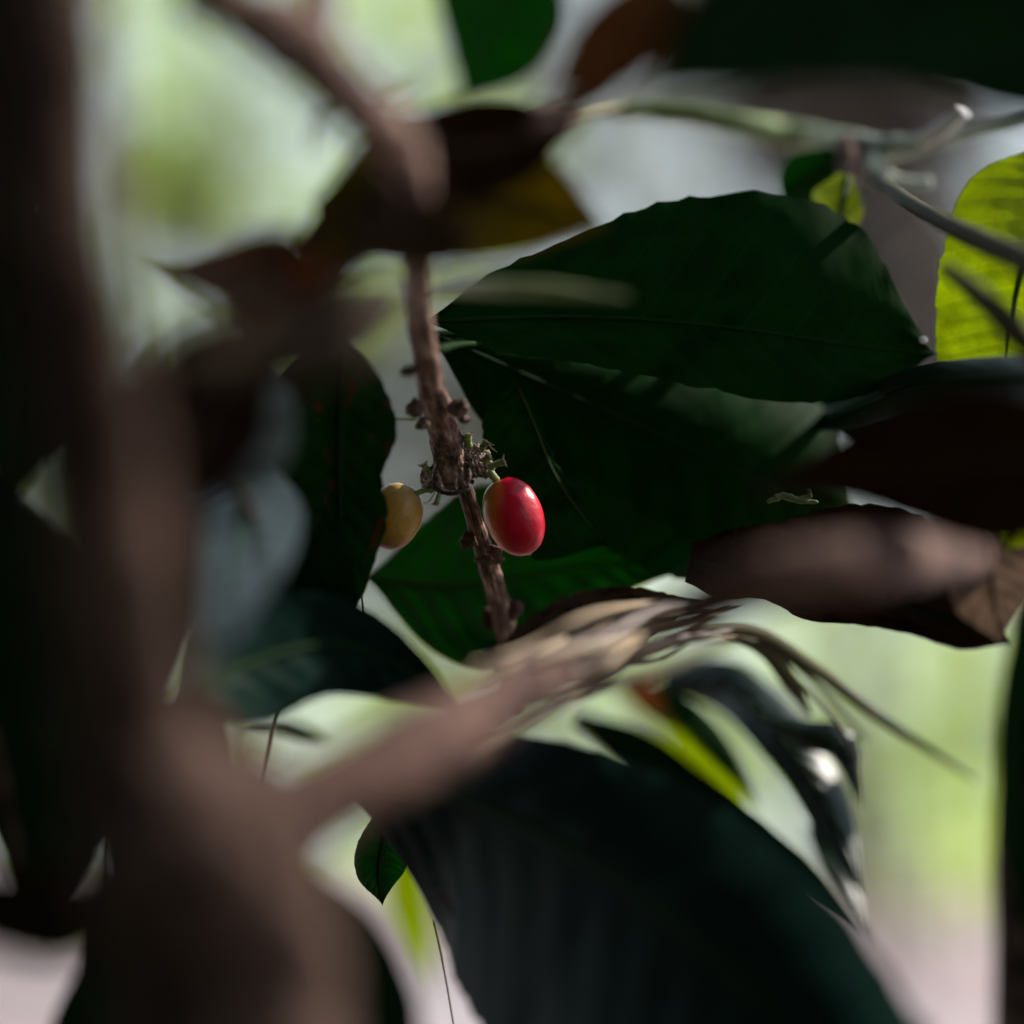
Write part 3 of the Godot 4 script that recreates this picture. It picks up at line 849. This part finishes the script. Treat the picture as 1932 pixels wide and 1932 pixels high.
func left_leaves() -> void:
	var t := thing("leafy_twig", "twig of dead brown leaves between the trunk and the hanging branch", "twig", pt(560, 600, 0.45))
	stem(t, "stem", M.bark_dark, [[760, 560, 0.410], [640, 600, 0.400], [520, 680, 0.390], [430, 800, 0.380]], [14, 16, 14, 10])
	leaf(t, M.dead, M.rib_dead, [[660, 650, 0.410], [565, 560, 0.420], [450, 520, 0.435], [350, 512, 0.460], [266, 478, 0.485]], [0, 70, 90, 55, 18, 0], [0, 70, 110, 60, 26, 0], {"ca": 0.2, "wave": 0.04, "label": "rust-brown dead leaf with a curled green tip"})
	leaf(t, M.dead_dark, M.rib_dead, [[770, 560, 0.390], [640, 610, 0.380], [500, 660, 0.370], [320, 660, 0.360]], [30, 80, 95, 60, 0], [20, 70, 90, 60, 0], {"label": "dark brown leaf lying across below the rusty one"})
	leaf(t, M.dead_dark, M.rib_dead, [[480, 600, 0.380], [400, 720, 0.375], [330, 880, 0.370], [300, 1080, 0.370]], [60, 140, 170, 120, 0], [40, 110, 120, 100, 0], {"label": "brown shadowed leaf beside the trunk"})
	var g := thing("glossy_leaf_spray", "spray of glossy blue-grey leaves reflecting the sky left of the crossing branch", "leaf spray", pt(420, 1000, 0.5))
	stem(g, "stem", M.bark_dark, [[330, 860, 0.46], [420, 900, 0.48], [480, 1000, 0.52], [460, 1200, 0.53]], [12, 13, 12, 10])
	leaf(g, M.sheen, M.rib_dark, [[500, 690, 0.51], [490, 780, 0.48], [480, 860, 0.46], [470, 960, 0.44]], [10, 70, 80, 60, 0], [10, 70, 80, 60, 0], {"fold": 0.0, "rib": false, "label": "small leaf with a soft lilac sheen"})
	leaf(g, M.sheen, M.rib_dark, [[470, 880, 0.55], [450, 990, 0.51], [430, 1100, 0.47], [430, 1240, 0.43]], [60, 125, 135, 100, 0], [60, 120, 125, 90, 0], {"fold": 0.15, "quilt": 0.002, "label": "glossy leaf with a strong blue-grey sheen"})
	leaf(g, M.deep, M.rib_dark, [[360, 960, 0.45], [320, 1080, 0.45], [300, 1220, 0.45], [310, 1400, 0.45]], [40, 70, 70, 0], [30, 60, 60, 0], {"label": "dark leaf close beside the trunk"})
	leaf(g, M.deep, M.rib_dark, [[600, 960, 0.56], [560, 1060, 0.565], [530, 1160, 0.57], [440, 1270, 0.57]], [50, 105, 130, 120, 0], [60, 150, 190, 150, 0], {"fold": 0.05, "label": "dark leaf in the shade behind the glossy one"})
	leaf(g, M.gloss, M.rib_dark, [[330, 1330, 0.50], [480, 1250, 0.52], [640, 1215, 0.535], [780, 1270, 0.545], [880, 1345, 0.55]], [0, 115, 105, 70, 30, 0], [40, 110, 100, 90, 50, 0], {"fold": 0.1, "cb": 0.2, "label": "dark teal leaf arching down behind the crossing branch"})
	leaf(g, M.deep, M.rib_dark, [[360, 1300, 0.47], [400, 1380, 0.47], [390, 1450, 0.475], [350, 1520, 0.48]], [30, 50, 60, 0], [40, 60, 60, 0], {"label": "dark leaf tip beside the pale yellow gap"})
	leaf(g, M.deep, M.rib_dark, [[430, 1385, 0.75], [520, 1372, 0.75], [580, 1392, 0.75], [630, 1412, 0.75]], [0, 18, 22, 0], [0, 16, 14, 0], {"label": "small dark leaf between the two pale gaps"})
	var o := thing("leafy_twig", "twig of black-green leaves behind the trunk at the left edge", "twig", pt(-20, 1250, 0.5))
	stem(o, "stem", M.bark_dark, [[-120, 700, 0.5], [-60, 1000, 0.5], [-30, 1300, 0.5], [40, 1650, 0.5]], [16, 16, 14, 10])
	leaf(o, M.deep, M.rib_dark, [[-40, 900, 0.5], [20, 1150, 0.5], [40, 1450, 0.5], [80, 1800, 0.5]], [40, 140, 170, 160, 0], [40, 100, 100, 0], {"label": "black-green leaf at the left edge"})
	leaf(o, M.deep, M.rib_dark, [[-60, 340, 0.5], [-10, 520, 0.5], [20, 760, 0.5], [10, 980, 0.5]], [60, 110, 120, 0], [40, 80, 80, 0], {"label": "shadowed leaf above it beside the trunk"})
	leaf(o, M.dead_dark, M.rib_dark, [[-70, -120, 0.5], [-20, 60, 0.5], [10, 240, 0.5], [0, 520, 0.5]], [50, 100, 100, 0], [40, 80, 80, 0], {"label": "brown shadowed leaf at the top left edge"})
	leaf(o, M.deep, M.rib_dark, [[420, 1600, 0.52], [320, 1720, 0.52], [210, 1820, 0.52], [128, 1896, 0.52]], [60, 100, 70, 0], [60, 110, 66, 0], {"label": "black leaf tip hanging under the trunk"})
	leaf(o, M.deep, M.rib_dark, [[360, 1760, 0.5], [260, 1850, 0.5], [180, 1960, 0.5], [100, 2080, 0.5]], [60, 100, 120, 60], [60, 100, 90, 50], {"label": "black leaf at the foot of the trunk"})
	leaf(o, M.dead_dark, M.rib_dark, [[-80, 1690, 0.38], [30, 1720, 0.38], [140, 1740, 0.38], [280, 1780, 0.38]], [70, 90, 90, 0], [70, 90, 90, 0], {"label": "brown leaf across the lower left edge"})


func lower_leaves() -> void:
	var t := thing("leafy_twig", "low twig with a huge dark blue-green leaf filling the bottom", "twig", pt(640, 1500, 0.55))
	stem(t, "stem", M.bark_dark, [[1010, 1990, 0.52], [900, 1780, 0.54], [780, 1600, 0.57], [690, 1480, 0.585]], [16, 14, 12, 9])
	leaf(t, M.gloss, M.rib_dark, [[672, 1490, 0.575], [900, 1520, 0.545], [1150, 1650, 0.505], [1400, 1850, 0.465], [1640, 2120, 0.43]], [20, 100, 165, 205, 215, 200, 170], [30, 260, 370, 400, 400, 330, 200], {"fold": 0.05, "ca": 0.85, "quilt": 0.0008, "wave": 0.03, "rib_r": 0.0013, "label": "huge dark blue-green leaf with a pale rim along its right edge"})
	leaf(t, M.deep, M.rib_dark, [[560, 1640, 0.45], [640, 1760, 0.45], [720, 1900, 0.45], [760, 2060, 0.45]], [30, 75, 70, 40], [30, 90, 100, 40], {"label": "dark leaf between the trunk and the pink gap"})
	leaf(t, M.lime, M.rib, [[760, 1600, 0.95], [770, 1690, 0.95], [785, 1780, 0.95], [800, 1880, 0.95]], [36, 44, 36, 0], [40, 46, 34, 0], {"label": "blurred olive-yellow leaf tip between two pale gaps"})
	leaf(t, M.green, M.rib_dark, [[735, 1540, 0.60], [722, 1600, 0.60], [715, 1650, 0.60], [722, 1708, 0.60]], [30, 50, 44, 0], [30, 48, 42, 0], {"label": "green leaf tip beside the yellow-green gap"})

	var r := thing("arching_leaf_spray", "spray of narrow arching grey-green leaves over the pale light at lower right", "leaf spray", pt(1250, 1270, 0.8))
	stem(r, "stem", M.twig_olive, [[980, 1300, 0.70], [1100, 1290, 0.74], [1250, 1260, 0.78], [1400, 1190, 0.82]], [14, 15, 15, 10])
	leaf(r, M.sheen, M.rib_dark, [[1250, 1285, 0.74], [1380, 1300, 0.72], [1480, 1395, 0.70], [1560, 1520, 0.69], [1632, 1705, 0.68]], [16, 50, 46, 46, 42, 0], [16, 46, 52, 46, 40, 0], {"fold": -0.25, "ca": 0.9, "quilt": 0.0012, "label": "longest arching leaf with a grey sheen"})
	leaf(r, M.sheen, M.rib_dark, [[1430, 1350, 0.68], [1520, 1385, 0.67], [1590, 1415, 0.665], [1617, 1520, 0.66]], [8, 26, 34, 0], [8, 26, 22, 0], {"fold": -0.1, "ca": 0.9, "quilt": 0.0012, "label": "small curled leaf crossing the longest one"})
	leaf(r, M.sheen, M.rib_dark, [[1330, 1270, 0.76], [1440, 1310, 0.75], [1520, 1390, 0.74], [1590, 1500, 0.73]], [8, 24, 22, 0], [8, 22, 20, 0], {"fold": -0.1, "ca": 0.8, "label": "slim leaf arching over the longest one"})
	leaf(r, M.green, M.rib_dark, [[1240, 1290, 0.73], [1300, 1350, 0.725], [1360, 1420, 0.72], [1440, 1530, 0.72]], [8, 26, 26, 0], [8, 20, 20, 0], {"fold": -0.1, "ca": 0.6, "label": "slim dark green leaf beside the yellow one"})
	leaf(r, M.sheen, M.rib_dark, [[1520, 1560, 0.74], [1560, 1620, 0.73], [1600, 1690, 0.72], [1640, 1790, 0.71]], [8, 24, 22, 0], [8, 20, 18, 0], {"fold": -0.1, "ca": 0.8, "label": "grey leaf tip above the pale ground"})
	leaf(r, M.deep, M.rib_dark, [[1090, 1350, 0.74], [1210, 1420, 0.73], [1370, 1540, 0.72], [1510, 1660, 0.71], [1620, 1770, 0.70]], [10, 40, 34, 30, 0], [20, 50, 44, 30, 0], {"label": "dark narrow leaf along the rim of the huge one"})
	leaf(r, M.lime, M.rib, [[1230, 1330, 0.86], [1300, 1400, 0.86], [1360, 1470, 0.86], [1430, 1580, 0.86]], [24, 50, 50, 0], [16, 40, 46, 0], {"label": "yellow-green narrow leaf"})
	leaf(r, M.orange, M.rib, [[1160, 1285, 0.86], [1210, 1310, 0.86], [1260, 1350, 0.86], [1310, 1400, 0.86]], [12, 36, 36, 0], [12, 32, 32, 0], {"label": "orange withering leaf"})

	var d := thing("dry_twigs", "bundle of dry tan twigs drooping to the lower right between the two blurred branches", "twig bundle", pt(1150, 1230, 0.68))
	var base := [[900, 1345, 0.48], [1000, 1292, 0.51], [1120, 1240, 0.53], [1240, 1200, 0.55]]
	for k in 22:
		var path := []
		var row := (k - 10.5) * 8.0
		for q in base.size():
			var p: Array = base[q]
			path.append([p[0] + rng.randf_range(-20, 20), p[1] + row * (1.0 - 0.15 * q) + rng.randf_range(-22, 22), p[2] + rng.randf_range(-0.025, 0.025)])
		path.append([1370 + rng.randf_range(-50, 40), 1165 + row * 0.45, 0.54 + rng.randf_range(-0.03, 0.03)])
		stem(d, "dry_twig", [M.twig_tan, M.twig, M.twig_pale, M.twig_tan, M.bark_pink][k % 5], path, [3, 4, 5.5, 5, 2.5], {"m": 9})
	leaf(d, M.dead_dark, M.rib_dead, [[930, 1250, 0.56], [1050, 1200, 0.57], [1180, 1160, 0.58], [1330, 1130, 0.59]], [20, 60, 56, 0], [30, 70, 70, 0], {"name": "dry_leaf", "wave": 0.08})
	stem(d, "dry_twig", M.twig_olive, [[1300, 1185, 0.62], [1420, 1190, 0.64], [1520, 1250, 0.66], [1650, 1345, 0.68], [1850, 1480, 0.72]], [9, 13, 13, 11, 4])
	stem(d, "dry_twig", M.twig_olive, [[1360, 1190, 0.64], [1440, 1225, 0.65], [1490, 1285, 0.66], [1530, 1350, 0.67]], [8, 14, 16, 4])
	stem(d, "dry_twig", M.twig, [[1400, 1200, 0.66], [1480, 1265, 0.66], [1560, 1340, 0.66], [1610, 1420, 0.66], [1628, 1520, 0.66]], [6, 6, 5, 4, 3])
	stem(d, "dry_twig", M.twig_olive, [[1350, 1180, 0.64], [1440, 1210, 0.66], [1540, 1290, 0.67], [1640, 1400, 0.68]], [7, 7, 6, 4])
	stem(d, "dry_twig", M.white, [[1105, 1150, 0.64], [1140, 1145, 0.64], [1190, 1150, 0.645]], [18, 20, 10])


func small_things() -> void:
	var g := "thin dry fibres hanging in the gaps"
	for f in [["thin brown fibre hanging in the white gap under the yellow cherry", [[682, 1120, 0.60], [686, 1160, 0.60], [692, 1215, 0.60]], M.twig, 2.0],
			["thin brown fibre crossing the pink and yellow gaps left of the crossing branch", [[527, 1322, 0.62], [512, 1390, 0.62], [502, 1440, 0.62], [492, 1490, 0.62]], M.twig, 4.0],
			["thin long fibre hanging at the bottom beside the huge leaf", [[818, 1735, 0.61], [832, 1800, 0.61], [845, 1870, 0.61], [860, 1960, 0.61]], M.twig, 2.0]]:
		var t := thing("dry_fibre", f[0], "fibre", pt(f[1][0][0], f[1][0][1], f[1][0][2]), g)
		stem(t, "fibre", f[2], f[1], [f[3], f[3], f[3] * 0.8], {"m": 7})
	var mo := thing("moss_scrap", "tiny pale green scrap of moss on the dark leaf", "moss", pt(1495, 938, 0.60))
	stem(mo, "moss_strand", M.stalk, [[1447, 948, 0.60], [1475, 936, 0.60], [1510, 944, 0.60], [1545, 948, 0.60]], [4, 7, 6, 3], {"bump": 0.3, "freq": 700.0})
	stem(mo, "moss_strand", M.stalk, [[1510, 942, 0.60], [1528, 934, 0.60], [1524, 922, 0.60]], [5, 5, 3], {"bump": 0.3, "freq": 700.0})
	var wd := thing("water_drop", "tiny bright drop at the tip of the broad upper leaf", "water drop", pt(1742, 641, 0.615))
	put("drop", rough_blob(pt(1742, 641, 0.615), Vector3(9, 7, 7) * px(0.615), 0.03, 100.0, 16, 17), M.white, wd)
